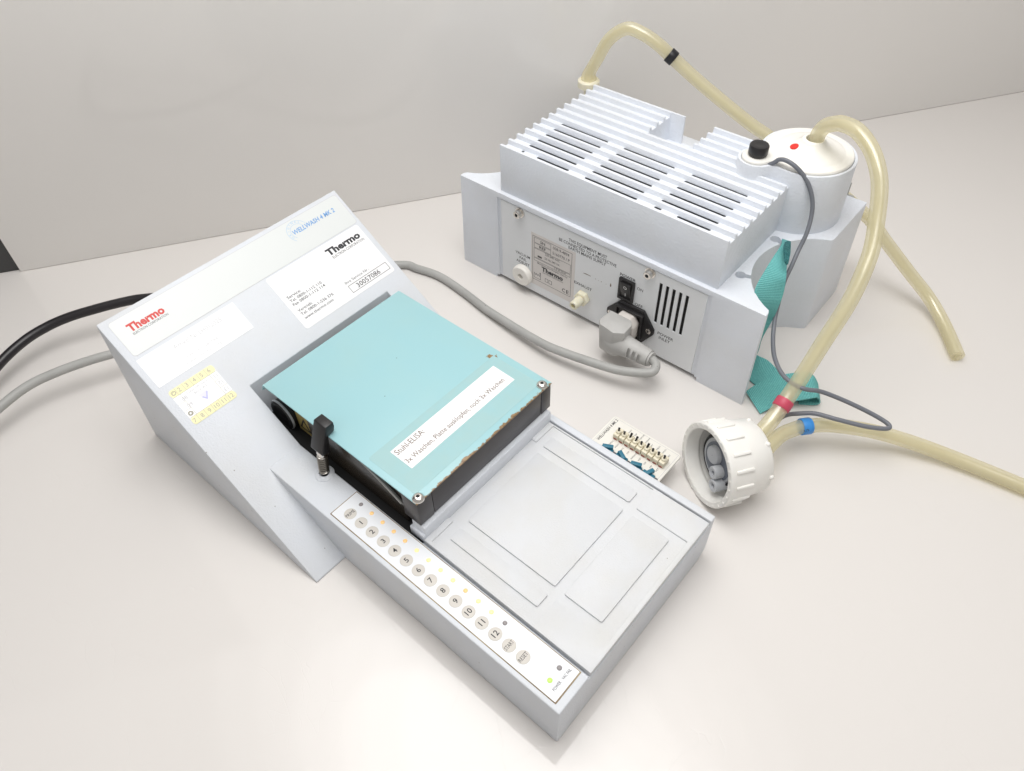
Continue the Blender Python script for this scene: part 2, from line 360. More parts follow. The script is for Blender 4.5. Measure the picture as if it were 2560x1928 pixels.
# ------------------------------------------------------------------ setting
b = MB(); b.box(-1900, 1400, -1200, 2600, -30, 0)
tag(b.build('table_top', M_['table'], smooth=None), kind='structure')
WT = Vector((0.5432, 0.8396, 0)); WN = Vector((0.8396, -0.5432, 0)); W0 = Vector((-698.2, 1.9, 0))
def wallf(u, n, z): return W0 + WT * u + WN * n + Vector((0, 0, z))
b = MB(); b.box(0, 2300, -18, 0, 0.4, 900, fr=wallf)
tag(b.build('wall', M_['wall'], bevel=0.6), kind='structure')
b = MB(); b.box(-900, -0.5, -24, -4, 0.4, 900, fr=wallf)
tag(b.build('wall_side_board', M_['dark_panel'], smooth=None), kind='structure')

# ------------------------------------------------------------------ plate washer
XR, ZR, XT = -390.2, 129.3, -193.7
H = 46.8
SLv = Vector((XT - XR, 0, 1.4 - ZR)).normalized(); SN = Vector((-SLv.z, 0, SLv.x))
def slope(u, v, n):      # u along the console (+y), v up the slope (negative = distance from the rear edge)
    return Vector((XR, 0, ZR)) + SLv * (-v) + Vector((0, u, 0)) + SN * n
def deck(u, v, n): return Vector((-v, u, H + n))            # u = +y, v = -x
def cover(u, v, n): return Vector((-v, u, 84.0 + n))
washer = empty('plate_washer', (-195, 80, 0))
washer.location = (0, 0, 0)
tag(washer, 'pale grey microplate washer with sloping console, teal cover and numbered keypad', 'lab washer')

b = MB(); b.prism([(XR, ZR), (-401, 0), (XT, 0), (XT, 1.4)], -26, 188, fr=lambda x, z, y: (x, y, z))
c = MB(); c.box(-311, -100, 28, 164.5, 24, 220)
console = b.build('console', M_['body'], washer, bevel=0.9, seg=3, cut=[c])
b = MB(); b.prism([(0, 0.4), (161, 0.4), (168.2, 8), (169, H), (0, H)], -310.4, 0, fr=lambda y, z, x: (x, y, z))
c = MB(); c.box(-320, 5, 28, 163.4, 41.4, 60)
base = b.build('base', M_['body'], washer, bevel=0.9, seg=3, cut=[c])
# slot floor under the head
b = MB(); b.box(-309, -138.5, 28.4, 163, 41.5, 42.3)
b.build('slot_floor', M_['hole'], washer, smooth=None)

# tray (plate carrier)
rec = [(-132.5, 32.4), (-44.3, 32.4), (-44.3, 53), (-4.3, 53), (-4.3, 140.3), (-44.3, 140.3), (-44.3, 160.6), (-132.5, 160.6), (-132.5, 141), (-137.5, 141), (-137.5, 53), (-132.5, 53)]
b = MB(); b.box(-137.2, -0.6, 30.1, 161.7, 42.6, H)
c = MB(); c.prism(rec, H - 1.5, H + 5)
tray = b.build('plate_carrier', M_['tray'], washer, bevel=0.45, seg=2, cut=[c])
for x0, x1, y0, y1 in ((-125.5, -50.6, 59.8, 134.1), (-125.0, -50.4, 42.0, 52.7), (-126.5, -51.0, 141.2, 151.7), (-43.2, -14.1, 59.4, 134.0)):
    b = MB(); b.prism(rrect(x0, x1, y0, y1, 1.2, 3), H - 1.7, H - 0.1)
    b.build('raised_pad', M_['tray'], tray, bevel=0.5, seg=2)
b = MB(); b.box(-149, -136.9, 32.2, 163.0, 42.7, 57.6)
b.build('carrier_lip', M_['pump'], tray, bevel=0.5)
b = MB(); b.box(-150.2, -137.3, 30.3, 34.5, 42.7, 50.5); b.build('carrier_foot', M_['pump'], tray, bevel=0.5)

# head
b = MB(); b.box(-297, -139.6, 31.6, 166.6, 82.7, 84.0)
b.prism([(-296.8, 83.9), (-298.2, 83.7), (-301.2, 77.3), (-300.1, 76.9)], 31.6, 166.6, fr=lambda x, z, y: (x, y, z))
cov = b.build('head_cover', M_['teal'], washer, bevel=0.35, seg=2)
tag(cov, 'pale teal metal cover with rusty front edge')
b = MB(); b.prism(rrect(36.4, 160.4, 145.5, 190, 1.5, 3), 0.02, 0.10, fr=lambda u, v, n: cover(u, v, n))
tape = b.build('clear_tape', M_['tape'], cov, smooth=None)
b = MB(); b.prism([(49.2, 161.9), (151.8, 161.9), (152.2, 182.8), (49.4, 182.8)], 0.11, 0.26, fr=lambda u, v, n: cover(u, v, n))
note = b.build('paper_note', M_['paper'], cov, smooth=None)
text('Stuhl-ELISA:', cov, cover, 50.8, 176.6, 25.6, 4.6, M_['ink_brown'], n=0.33)
text('3x Waschen, Platte ausklopfen, noch 3x Waschen', cov, cover, 50.5, 166.6, 96, 4.0, M_['ink_brown'], n=0.33)
for sx, sy in ((-143.4, 160.0), (-142.2, 35.6)):
    b = MB(); f = lambda t, a, c_, sx=sx, sy=sy: (sx + a, sy + c_, 84 + t)
    b.lathe([(0, 4.1), (0.5, 4.1), (1.4, 3.7), (2.2, 2.6), (2.5, 1.9)], f, 24)
    s_ = b.build('screw', M_['steel'], cov, smooth=60)
    b = MB(); b.lathe([(2.45, 1.35), (2.62, 1.35)], f, 6); b.build('socket', M_['hole'], s_, smooth=None)
b = MB(); b.box(-156, -140.2, 45.2, 155.3, 58.6, 82.5); b.build('front_bar', M_['blackbar'], washer, bevel=0.5)
for y0, y1 in ((31.9, 44.9), (155.6, 166.2)):
    b = MB(); b.box(-155, -139.9, y0, y1, 58.3, 82.6); b.build('bar_end', M_['blackbar'], washer, bevel=0.8)
b = MB(); b.box(-256, -157, 35, 158, 42.4, 80.5); b.build('head_housing', M_['housing'], washer, bevel=0.8)
b = MB(); b.box(-292, -257, 44, 158, 42.4, 80); b.build('drive_housing', M_['housing'], washer, bevel=0.8)
b = MB(); b.lathe([(44.0, 12.4), (35.5, 12.4), (34.2, 11.5), (34.2, 9.5), (35.2, 8.5), (35.4, 0.2)], lambda t, a, c_: (-292 + a, t, 52 + c_), 32)
b.build('drive_pulley', M_['black'], washer, smooth=50)
b = MB(); b.lathe([(36.8, 13.0), (36.0, 13.3), (35.2, 13.0), (35.2, 12.5), (36.8, 12.5)], lambda t, a, c_: (-292 + a, t, 52 + c_), 32, closed=False)
b.build('pulley_rim', M_['gfloat'], washer, smooth=50)
b = MB(); b.box(-279, -259, 39.6, 40.4, 43, 66); tg = b.build('warning_tag', M_['tag'], washer, smooth=None)
b = MB(); b.prism([(-277, 47), (-264, 47), (-270, 60)], 39.45, 39.55, fr=lambda x, z, y: (x, y, z)); b.prism([(-274.3, 48.6), (-266.5, 48.6), (-270.3, 56.5)], 39.35, 39.42, fr=lambda x, z, y: (x, y, z), mi=1)
b.build('warning_triangle', [M_['ink'], M_['tag']], tg, smooth=None)
b = MB(); b.tube(smooth_path([(-196, 33.6, 80.5), (-186, 33.0, 78.5), (-172, 32.8, 74), (-158, 33.2, 66)], 4), 0.9, 8); b.tube(smooth_path([(-194, 34.6, 80.0), (-184, 34.2, 77.5), (-171, 34, 72.5), (-157, 34.4, 64)], 4), 0.9, 8)
b.build('wash_tubing', M_['cord'], washer)
# latch lever with spring
lev = MB()
side = [(30.7, 94.0), (37.9, 94.0), (37.9, 89.8), (36.6, 85.6), (31.6, 85.6), (29.6, 70.0), (23.0, 70.6), (22.2, 73.0)]
lev.prism(side, -236, -224, fr=lambda y, z, x: (x, y, z))
lever = lev.build('latch_lever', M_['black'], washer, bevel=0.7, seg=2)
p0 = Vector((-229.2, 22.6, H)); p1 = Vector((-229.6, 26.0, 71.5)); ax = (p1 - p0).normalized()
b = MB(); b.tube([p0, p1], 2.6, 16); b.build('spring_rod', M_['black'], lever)
pts = []; L = (p1 - p0).length; u = ax.orthogonal().normalized(); w_ = ax.cross(u)
for i in range(0, 150):
    t = i / 149; a = t * 9.0 * 2 * math.pi
    pts.append(p0 + ax * (2 + t * (L - 9)) + (u * math.cos(a) + w_ * math.sin(a)) * 3.2)
b = MB(); b.tube(pts, 0.62, 6); b.build('spring', M_['steel_dark'], lever)
b = MB(); b.tube([p0 + ax * (L - 7.5), p0 + ax * (L - 6.2), p0 + ax * (L - 6), p0 + ax * (L - 3.4), p0 + ax * (L - 3.2), p0 + ax * (L - 0.5)], [3.3, 3.5, 2.9, 2.9, 3.4, 3.3], 16)
b.build('ferrule', M_['steel'], lever)
b = MB(); b.lathe([(0.0, 7.0), (0.5, 7.0), (0.9, 6.0), (1.7, 5.4), (1.7, 4.0), (0.2, 3.8)], lambda t, a, c_: (p0.x + a, p0.y + c_, H + t), 28, closed=False)
b.build('collar', M_['body'], lever, smooth=60)

# keypad
b = MB(); b.prism(rrect(3.2, 27.2, 5.0, 200.3, 0.4, 2), 0.02, 0.18, fr=deck); b.build('keypad_seam', M_['seam'], base, smooth=None)
b = MB(); b.prism(rrect(3.85, 26.65, 5.9, 199.65, 0.4, 2), 0.05, 0.30, fr=deck); kp = b.build('keypad', M_['keypad'], washer, smooth=None)
names_ = ['PRIME'] + [str(i) for i in range(1, 13)] + ['START', 'RESET']
bx0 = None
for i, s in enumerate(names_):
    cx = 189.53 - 10.937 * i
    b = MB(); b.lathe([(0.25, 4.3), (0.42, 4.3), (0.55, 4.05), (0.62, 3.4)], lambda t, a, c_, cx=cx: (-cx + a, 12.06 + c_, H + t), 28)
    bt = b.build('button', M_['button'], kp, smooth=60)
    if len(s) > 2: text(s, bt, deck, 12.06, cx - 1.2, 7.0, 2.5, M_['ink'], n=0.68, align='C')
    else: text(s, bt, deck, 12.06, cx - 1.75, None, 3.6, M_['ink'], n=0.68, bold=0.012, align='C')
kinds = ['led_off'] + ['led_orange'] * 4 + ['led_yellow'] * 4 + ['led_orange'] + ['led_yellow'] * 2 + ['led_off']
for i, k in enumerate(kinds):
    cx = 189.7 - 10.94 * i; cy = 21.75 - 0.06 * i
    b = MB(); b.lathe([(0.28, 1.5), (0.42, 1.5), (0.75, 1.0), (0.85, 0.4)], lambda t, a, c_, cx=cx, cy=cy: (-cx + a, cy + c_, H + t), 18)
    b.build('indicator_light', M_[k], kp, smooth=60)
for cx, cy, k in ((16.0, 11.6, 'led_green'), (16.3, 20.8, 'led_off')):
    b = MB(); b.lathe([(0.28, 1.6), (0.42, 1.6), (0.75, 1.1), (0.85, 0.4)], lambda t, a, c_, cx=cx, cy=cy: (-cx + a, cy + c_, H + t), 18)
    b.build('indicator_light', M_[k], kp, smooth=60)
text('POWER', kp, deck, 8.4, 10.0, 6.6, 1.8, M_['ink_grey'], n=0.36, bold=0.008)
text('VAC FAIL', kp, deck, 16.9, 10.0, 7.6, 1.8, M_['ink_grey'], n=0.36, bold=0.008)

# console labels
def label(name, m, u0, u1, s0, s1, r, n=0.15, parent=washer):
    b = MB(); b.prism(rrect(u0, u1, -s1, -s0, r, 4), 0.02, n, fr=slope)
    return b.build(name, m, parent, smooth=None)
def outline(name, fr, m, u0, u1, v0, v1, w, n0, n1, parent):
    b = MB()
    b.box(u0, u1, v0, v0 + w, n0, n1, fr=fr); b.box(u0, u1, v1 - w, v1, n0, n1, fr=fr)
    b.box(u0, u0 + w, v0 + w, v1 - w, n0, n1, fr=fr); b.box(u1 - w, u1, v0 + w, v1 - w, n0, n1, fr=fr)
    return b.build(name, m, parent, smooth=None)
hd0 = label('header_edge', M_['ink_faint'], -20.4, 185.4, 3.5, 33.3, 2.6, 0.07)
hd = label('header_label', M_['header'], -20.15, 185.15, 3.8, 33.0, 2.4, 0.16)
text('Thermo', hd, slope, -11.4, -16.6, 28.0, 5.6, M_['ink_red'], bold=0.045, n=0.22)
text('ELECTRON CORPORATION', hd, slope, -10.7, -19.6, 27.6, 1.7, M_['ink_grey'], n=0.22)
text('WELLWASH 4 MK 2', hd, slope, 133.6, -16.1, 42, 3.7, M_['ink_blue'], bold=0.02, shear=0.2, n=0.24)
# badge with ORIGINAL on an arc
bc = (138.6, -14.6)
b = MB()
for r0, r1 in ((9.4, 9.65), (6.4, 6.65)):
    n = 30; v_ = []
    for i in range(n + 1):
        a = math.radians(15 + 210 * i / n)
        for rr in (r0, r1): v_.append(slope(bc[0] + rr * math.cos(a), bc[1] + rr * math.sin(a) * 0.95, 0.2))
    b.add(v_, [(2 * i, 2 * i + 1, 2 * i + 3, 2 * i + 2) for i in range(n)])
b.build('badge_ring', M_['ink_blue2'], hd, smooth=None, recalc=False)
for i, ch in enumerate('ORIGINAL'):
    a = 200 - i * 21.5
    text(ch, hd, slope, bc[0] + 7.1 * math.cos(math.radians(a)), bc[1] + 7.1 * math.sin(math.radians(a)), None, 1.8, M_['ink_blue2'], n=0.2, angle=a - 90, align='C')
ws = label('article_sticker', M_['gloss_paper'], -21.2, 58.7, 36.0, 60.5, 0.4, 0.2)
text('Artikel Nr:LH012025', ws, slope, 4.0, -43.8, 39.7, 3.6, M_['ink_faint'], n=0.26)
text('+4917620580584', ws, slope, 6.8, -53.6, 26, 2.0, M_['ink_faint'], n=0.26)
text('www.mtexbenburg.com', ws, slope, 3.6, -57.4, 37, 1.9, M_['ink_faint'], n=0.26)
sv = label('service_sticker', M_['paper'], 89.8, 183.2, 34.4, 84.0, 2.2, 0.2)
text('Thermo', sv, slope, 144.5, -45.0, 34.3, 5.4, M_['ink'], bold=0.045, n=0.26)
text('ELECTRON CORPORATION', sv, slope, 146.6, -48.8, 33, 2.2, M_['ink_grey'], n=0.26)
for s, u0, u1, ss in (('Service:', 93.9, 106.8, 56.7), ('Tel. 0800-1-112 110', 94.1, 124.6, 60.3), ('Fax 0800-1-112 114', 94.1, 125.5, 63.7), ('Vertrieb:', 94.0, 107.5, 69.7), ('Tel. 0800-1-536 376', 94.2, 126.0, 73.1), ('www.thermo.com', 94.4, 122.8, 77.0)):
    text(s, sv, slope, u0, -ss, u1 - u0, 2.3, M_['ink'], n=0.26, bold=0.004)
text('Ihre Service Nr.:', sv, slope, 139.8, -71.8, 25, 2.2, M_['ink_grey'], n=0.26)
outline('number_box', slope, M_['ink_grey'], 140.1, 180.7, -80.6, -73.7, 0.35, 0.21, 0.25, sv)
text('30057086', sv, slope, 146.8, -79.3, 24.4, 4.0, M_['ink_grey'], n=0.26, bold=0.006)
# inspection badge: yellow number strips, white middle
ib = label('inspection_sticker', M_['gloss_paper'], -19.0, 16.6, 66.4, 95.9, 2.2, 0.14)
for s0, s1 in ((66.2, 72.1), (90.2, 96.1)):
    b = MB(); b.prism(rrect(-19.2, 16.8, -s1, -s0, 2.2, 3), 0.15, 0.22, fr=slope); b.build('yellow_strip', M_['yellow'], ib, smooth=None)
b = MB()
for s0, s1 in ((66.4, 72.1), (90.2, 96.0)):
    for k in range(1, 6): b.box(-19 + k * 6.0 - 1.2 + 0.0, -19 + k * 6.0 - 1.0, -s1, -s0, 0.23, 0.26, fr=slope)
for s in (72.1, 90.1): b.box(-19, 16.6, -s - 0.12, -s + 0.12, 0.23, 0.26, fr=slope)
for u_ in (-13.4, 10.8): b.box(u_ - 0.12, u_ + 0.12, -90.0, -72.3, 0.23, 0.26, fr=slope)
for u0, u1 in ((-19, -13.6), (11, 16.5)):
    for s in (78.1, 84.1): b.box(u0, u1, -s - 0.1, -s + 0.1, 0.23, 0.26, fr=slope)
b.build('ruled_lines', M_['ink_faint2'], ib, smooth=None)
for k, s in enumerate(('2', '3', '4', '5', '6')): text(s, ib, slope, -11.6 + k * 6.0, -70.6, None, 3.2, M_['ink_faint2'], n=0.28, align='C')
for k, s in enumerate(('7', '8', '9', '10', '11', '12')): text(s, ib, slope, -17.0 + k * 6.0, -94.7, None, 3.2, M_['ink_faint2'], n=0.28, align='C')
for k, s in enumerate(('08', '09')): text(s, ib, slope, -14.7, -77.6 - k * 6.0, None, 2.9, M_['ink_faint'], n=0.28, angle=0)
for k, s in enumerate(('11', '12', '13')): text(s, ib, slope, 15.2, -73.6 - k * 6.0, None, 2.9, M_['ink_faint'], n=0.28, angle=180)
text('Gepruft nach', ib, slope, -9.6, -75.0, 17.5, 1.9, M_['ink_faint'], n=0.28)
text('BGV A3', ib, slope, -5.4, -78.0, 10.2, 1.9, M_['ink_faint'], n=0.28)
b = MB(); b.prism([(-5.0, -79.6), (3.2, -79.6), (-0.9, -85.9)], 0.15, 0.2, fr=slope); b.build('triangle_mark', M_['ink_pale'], ib, smooth=None)
b = MB(); b.prism([(-3.4, -82.4), (-2.2, -82.4), (-0.9, -84.2), (1.6, -80.6), (2.8, -80.6), (-0.9, -85.9)], 0.205, 0.24, fr=slope); b.build('check_mark', M_['ink_violet'], ib, smooth=None)
for cx, cy in ((-16.4, -69.2), (-16.2, -87.3)):
    b = MB()
    for k in range(4):
        a = random.uniform(0, 6); pts = [slope(cx + 1.5 * math.cos(a + i * 0.9) * (0.6 + 0.1 * i), cy + 1.3 * math.sin(a + i * 0.9) * (0.6 + 0.1 * i), 0.26) for i in range(8)]
        b.tube(smooth_path(pts, 3), 0.16, 5)
    b.build('pen_mark', M_['ink_faint2'] , ib, smooth=None)

# option switch card on the far side of the base
CZ = 18.0
def cardf(u, v, n): return Vector((-v, u, CZ + n))
b = MB(); b.prism(rrect(150, 219.6, 53.2, 115.6, 3.0, 4), -1.8, 0, fr=cardf)
card = b.build('switch_card', M_['card'], washer, bevel=0.35)
outline('printed_border', cardf, M_['ink_faint'], 165, 217.9, 55.0, 113.9, 0.25, 0.02, 0.06, card)
text('WELLWASH 4 MK 2', card, cardf, 190.8, 110.3, 26.0, 2.4, M_['ink'], n=0.06, bold=0.012, shear=0.15)
xs = [-99.6, -96.0, -90.6, -85.3, -80.2, -75.0, -70.0, -64.9, -59.8]
xs = [-101.2 + 5.18 * i for i in range(9)]
lean = [0.1, 0.0, 0.8, 0.8, 0.1, 0.8, 0.1, 0.1, 0.1]
for x, ln in zip(xs, lean):
    b = MB(); b.box(x - 2.25, x + 2.25, 199.2, 207.6, CZ + 0.02, CZ + 5.6)
    sw = b.build('toggle_switch', M_['sw_cream'], card, bevel=0.4)
    b = MB(); b.lathe([(5.5, 2.2), (6.6, 2.2), (7.2, 1.8), (7.2, 1.2)], lambda t, a, c_, x=x: (x + a, 203.4 + c_, CZ + t), 18)
    b.build('switch_collar', M_['sw_cream'], card, smooth=60)
    b = MB(); b.tube([(x, 203.4, CZ + 7), (x + 0.0, 203.4 + 3.4 * ln, CZ + 9.8)], [0.75, 0.95], 10)
    b.build('switch_toggle', M_['black'], card)
    b = MB(); b.box(x - 1.5, x + 1.5, 198.85, 199.15, CZ + 0.8, CZ + 1.7); b.build('switch_stripe', M_['sw_red'], card, smooth=None)
for k, (x, a) in enumerate(((-99.5, 0.5), (-86.5, -0.5), (-73.5, 0.35), (-62.0, 1.2))):
    b = MB(); b.box(x - 5, x + 5, 181, 188.5, CZ + 0.02, CZ + 3.2)
    tb = b.build('terminal_block', M_['sw_blue'], card, bevel=0.4)
    ca, sa = math.cos(a), math.sin(a)
    b = MB(); b.box(-4.2, 4.2, -1.6, 1.6, 0, 3.0, fr=lambda u_, v_, w2, x=x, ca=ca, sa=sa: (x + u_ * ca - v_ * sa, 187.0 + u_ * sa + v_ * ca, CZ + 3.0 + w2))
    b.build('terminal_lever', M_['sw_blue'], card, bevel=0.4)
    b = MB(); b.box(x + 5.2, x + 7.6, 182, 187.8, CZ + 0.02, CZ + 2.4); b.build('terminal_end', M_['gap'], card, bevel=0.3)
for k, (s, x, y) in enumerate((('2WAY', -96.8, 210.6), ('STRIP', -91.6, 210.6), ('STEPOVR', -86.4, 210.6), ('WASHHI', -81.2, 210.6), ('DRY', -76, 210.6), ('WALK1', -70.9, 210.6), ('WALK2', -65.7, 210.6), ('DRY', -60.4, 210.6),
                               ('SINGLE', -101.8, 191.6), ('4WAY', -96.6, 192.6), ('PLATE', -91.4, 191.8), ('OFF', -86.2, 193.6), ('WASHLO', -81, 191.4), ('WET', -75.8, 193.6), ('OFF', -70.6, 193.6), ('OFF', -65.4, 193.6), ('WET', -60.2, 193.6))):
    text(s, card, cardf, y, -x - 0.7, None, 1.25, M_['ink_grey'], n=0.06)

# ------------------------------------------------------------------ vacuum pump unit
MY = math.radians(0.856)
pump = empty('vacuum_pump_unit', (-358.6, 305.0, 0), MY)
tag(pump, 'pale blue-grey vacuum pump box with ribbed vent top and power switch panel', 'vacuum pump')
def m2w(p, q, z):
    return Vector((-358.6 + math.cos(MY) * p - math.sin(MY) * q, 305.0 + math.sin(MY) * p + math.cos(MY) * q, z))
HB, PW, UT = 99.0, 307.5, 143.9
def bay(side):
    out = []
    for i in range(21):
        a = math.radians(180 + 66 - 132 * i / 20) if side > 0 else math.radians(-66 + 132 * i / 20)
        cx = 330.5 if side > 0 else PW - 330.5
        out.append((cx + 60 * math.cos(a), 62 + 60 * math.sin(a)))
    return out
br = bay(1); bl = [(PW - p, q) for p, q in br][::-1]
plan = [(0, 0), (PW, 0), (PW, 4)] + br[0:] + [(PW, 120), (PW, 187), (0, 187), (0, 120)] + bl + [(0, 4)]
def splay(pl):
    o = []
    for p, q in pl:
        if p > PW - 0.6: p += 2.2
        if p < 0.6: p -= 3.2
        o.append((p, q))
    return o
b = MB(); b.prism(splay(plan), 0, HB, top=plan)
cuts = []
c = MB(); c.box(40.5, 266, -5, 150, -5, 4.2); cuts.append(c)
c = MB(); c.box(44, 263.6, -5, 1.6, -5, 93.8); cuts.append(c)
c = MB(); c.box(212, 250, 0, 30, 36, 87); cuts.append(c)
for cy, dy in ((31.2, 1), (90.2, -1)):
    c = MB(); c.prism(circ(269.8, cy, 4.3, 20), 84, 120); cuts.append(c)
    c = MB(); c.prism([(269.8, cy - 2.4), (283, cy - 1.0 + dy * 3.5), (283, cy + 3.5 + dy * 3.5), (269.8, cy + 2.4)], 83.5, 121); cuts.append(c)
pbase = b.build('pump_base', M_['pump'], pump, bevel=1.2, seg=3, cut=cuts, angle=28)
b = MB(); b.box(213, 249.5, 2.9, 3.9, 37, 86.5); b.build('vent_shade_plate', M_['hole'], pbase, smooth=None)  # added black plate, stands in for the shade behind the panel slots

# ribbed upper housing
prof = [(4.2, 97.5), (4.2, UT)]
for i in range(13):
    q0 = 4.3 + 11.38 * i
    if i < 12: prof += [(q0 + 0.1, UT), (q0 + 2.7, UT), (q0 + 3.6, UT - 4.0), (q0 + 10.95, UT - 4.0)]
    else: prof += [(q0 + 0.1, UT), (q0 + 2.7, UT)]
prof = prof[:1] + prof[2:] + [(144.8, 97.5)]
b = MB(); b.prism(prof, 45.6, 264.4, fr=lambda q, z, p: (p, q, z))
cuts = []
c = MB(); c.box(51, 259, 10, 100, 90, UT - 4.75); cuts.append(c)
c = MB(); c.box(131, 174.5, 104.6, 141.6, 118, 200); cuts.append(c)
c = MB(); c.box(145, 174.4, 141.0, 200, 118.1, 201); cuts.append(c)
for k in range(6):
    q = 4.3 + 11.38 * k + 9.75
    segs = [(61.5, 112), (128.2, 178.8), (195, 245.2)] if k else [(62.3, 65.2), (78.8, 112.4), (128.7, 179.5), (195.5, 202), (215.8, 245)]
    for a, e in segs:
        c = MB(); c.prism(rrect(a, e, q - 1.5, q + 1.1, 1.2, 3), UT - 9, UT - 3.0); cuts.append(c)
upper = b.build('ribbed_housing', M_['pump'], pump, bevel=0.28, seg=2, cut=cuts, angle=28)

b = MB(); b.box(53, 257, 11, 99, UT - 6.6, UT - 5.8); b.build('slot_shade_plate', M_['hole'], pump, smooth=None)  # black plate put in the hollow so the top slots look shaded
# bottle well with lid
def sdf(x, y):
    d1 = math.hypot(x - 260, y - 141) - 38.2; d2 = math.hypot(x - 231.0, y - 107.5) - 14.8; k = 7.0
    h = max(k - abs(d1 - d2), 0) / k
    return min(d1, d2) - h * h * k * 0.25
def blob(off, n=96):
    out = []; cx, cy = 250, 130
    for i in range(n):
        a = 2 * math.pi * i / n; lo_, hi_ = 0.0, 120.0
        for _ in range(30):
            md = (lo_ + hi_) / 2
            if sdf(cx + md * math.cos(a), cy + md * math.sin(a)) < off: lo_ = md
            else: hi_ = md
        out.append((cx + lo_ * math.cos(a), cy + lo_ * math.sin(a)))
    return out
b = MB(); b.prism(blob(1.4), 97.5, 152, top=blob(0))
c = MB(); c.prism(blob(-2.4), 149.5, 170)
well = b.build('bottle_well', M_['pump'], pump, bevel=0.6, seg=2, cut=[c], angle=40, smooth=35)
b = MB(); b.prism(blob(-2.8), 149.6, 154.2)
lid = b.build('well_lid', M_['lid'], pump, bevel=1.8, seg=4, angle=40, smooth=50)
b = MB(); b.lathe([(153.9, 27.5), (154.5, 26.5), (155.4, 22), (157.2, 16), (159.6, 11.5), (162.4, 9.2), (163.6, 8.4), (163.6, 6.6), (158, 6.4)], lambda t, a, c_: (261 + a, 142 + c_, t), 48, closed=False)
b.build('lid_cone', M_['lid'], lid, smooth=60)
dr = Vector((-0.68, -0.73, 0)); dn = Vector((-0.23, -0.25, 0.94)).normalized(); dc = Vector((261, 142, 157.75)) + dr * 15.2
du = dn.cross(Vector((0, 0, 1))).normalized(); dv = dn.cross(du)
b = MB(); b.lathe([(-1.0, 3.4), (0.45, 3.4)], lambda t, a, c_: dc + dn * t + du * a + dv * c_, 24); b.build('red_dot', M_['reddot'], lid)
b = MB(); b.lathe([(153.8, 6.0), (155.2, 6.0), (155.2, 7.4), (155.8, 7.8), (162.6, 7.8), (163.4, 7.2), (163.6, 5.0), (163.3, 3.0)], lambda t, a, c_: (231.0 + a, 107.5 + c_, t), 36)
b.build('thumb_screw', M_['black'], lid, smooth=40)

# rear panel (faces the camera)
def pan(u, v, n): return Vector((u, 0.9 - n, v))
b = MB(); b.box(47.6, 259.6, 4.8, 92.6, -1.2, 0, fr=pan)
cuts = []
for i in range(5):
    p0_ = 217.0 + 6.13 * i; c = MB(); c.box(p0_, p0_ + 2.8, 40.3, 83, -5, 5, fr=pan); cuts.append(c)
panel = b.build('connection_panel', M_['panel'], pump, bevel=0.25, seg=1, cut=cuts)
for s, u, v, w2 in (('THIS EQUIPMENT MUST', 124.7, 82.0, 40.4), ('BE CONNECTED TO A PROTECTIVE', 114.4, 77.8, 60.5), ('EARTH MAINS SUPPLY', 125.0, 74.0, 39.6)):
    text(s, panel, pan, u, v, w2, 3.0, M_['ink'], n=0.06, bold=0.008)
for s, u, v, w2 in (('VACUUM', 64.4, 40.7, 17.2), ('FAIL', 69.2, 36.0, 8.2), ('ADJUST', 65.2, 31.4, 15.9), ('EXHAUST', 133.0, 39.4, 19.3), ('POWER', 179.3, 72.0, 15.6), ('ON', 197.2, 65.6, 5.9), ('OFF', 196.8, 48.4, 8.0), ('POWER', 222.6, 29.5, 15.4), ('INLET', 224.4, 25.1, 10.8)):
    text(s, panel, pan, u, v, w2, 2.9, M_['ink'], n=0.06, bold=0.006)
b = MB(); b.box(83.1, 133.0, 14.2, 73.2, 0.02, 0.10, fr=pan)
tl = b.build('type_label', M_['label_beige'], panel, smooth=None)
outline('label_frame', pan, M_['ink_grey'], 84.8, 129.4, 20.5, 70.3, 0.35, 0.11, 0.15, tl)
b = MB()
for u0, u1, v0, v1 in ((86.7, 105.8, 63.2, 69.0), (86.7, 105.8, 57.6, 62.7), (86.5, 128.2, 46.7, 57.1), (86.5, 128.2, 43.0, 46.2)):
    for bx in ((u0, u1, v0, v0 + 0.3), (u0, u1, v1 - 0.3, v1), (u0, u0 + 0.3, v0 + .3, v1 - .3), (u1 - 0.3, u1, v0 + .3, v1 - .3)): b.box(bx[0], bx[1], bx[2], bx[3], 0.11, 0.15, fr=pan)
b.box(90.8, 95.6, 48.2, 50.2, 0.11, 0.14, fr=pan)
b.build('label_rules', M_['ink_grey'], tl, smooth=None)
for s, u, v, w2, cp in (('SN', 93.6, 64.6, 5.6, 2.8), ('REF', 92.6, 58.8, 7.5, 2.8), ('008-9-4894', 108.1, 65.4, 18.1, 3.0), ('5160770 / P', 107.8, 59.6, 19.1, 3.0), ('220-240 VAC', 99.3, 54.2, 16.8, 2.4), ('50 Hz 240 VA', 98.9, 49.4, 17.2, 2.4), ('1.0 A Slow', 110.5, 44.0, 13.1, 2.2), ('Manufactured in Shanghai, China by', 90.6, 40.6, 34.6, 1.7), ('ELECTRON CORPORATION', 96.9, 32.4, 23.6, 1.4)):
    text(s, tl, pan, u, v, w2, cp, M_['ink_grey'], n=0.16, bold=0.02 if len(s) < 4 else 0.004)
text('Thermo', tl, pan, 95.6, 34.8, 24.8, 4.6, M_['ink'], n=0.16, bold=0.045)
text('C', tl, pan, 119.8, 22.6, 3.4, 4.0, M_['ink'], n=0.16, bold=0.01); text('E', tl, pan, 124.6, 22.6, 2.8, 4.0, M_['ink'], n=0.16, bold=0.01)
b = MB(); b.box(99.8, 103.4, 23.6, 27.8, 0.11, 0.15, fr=pan); b.box(104.2, 107.8, 23.6, 27.8, 0.11, 0.15, fr=pan)
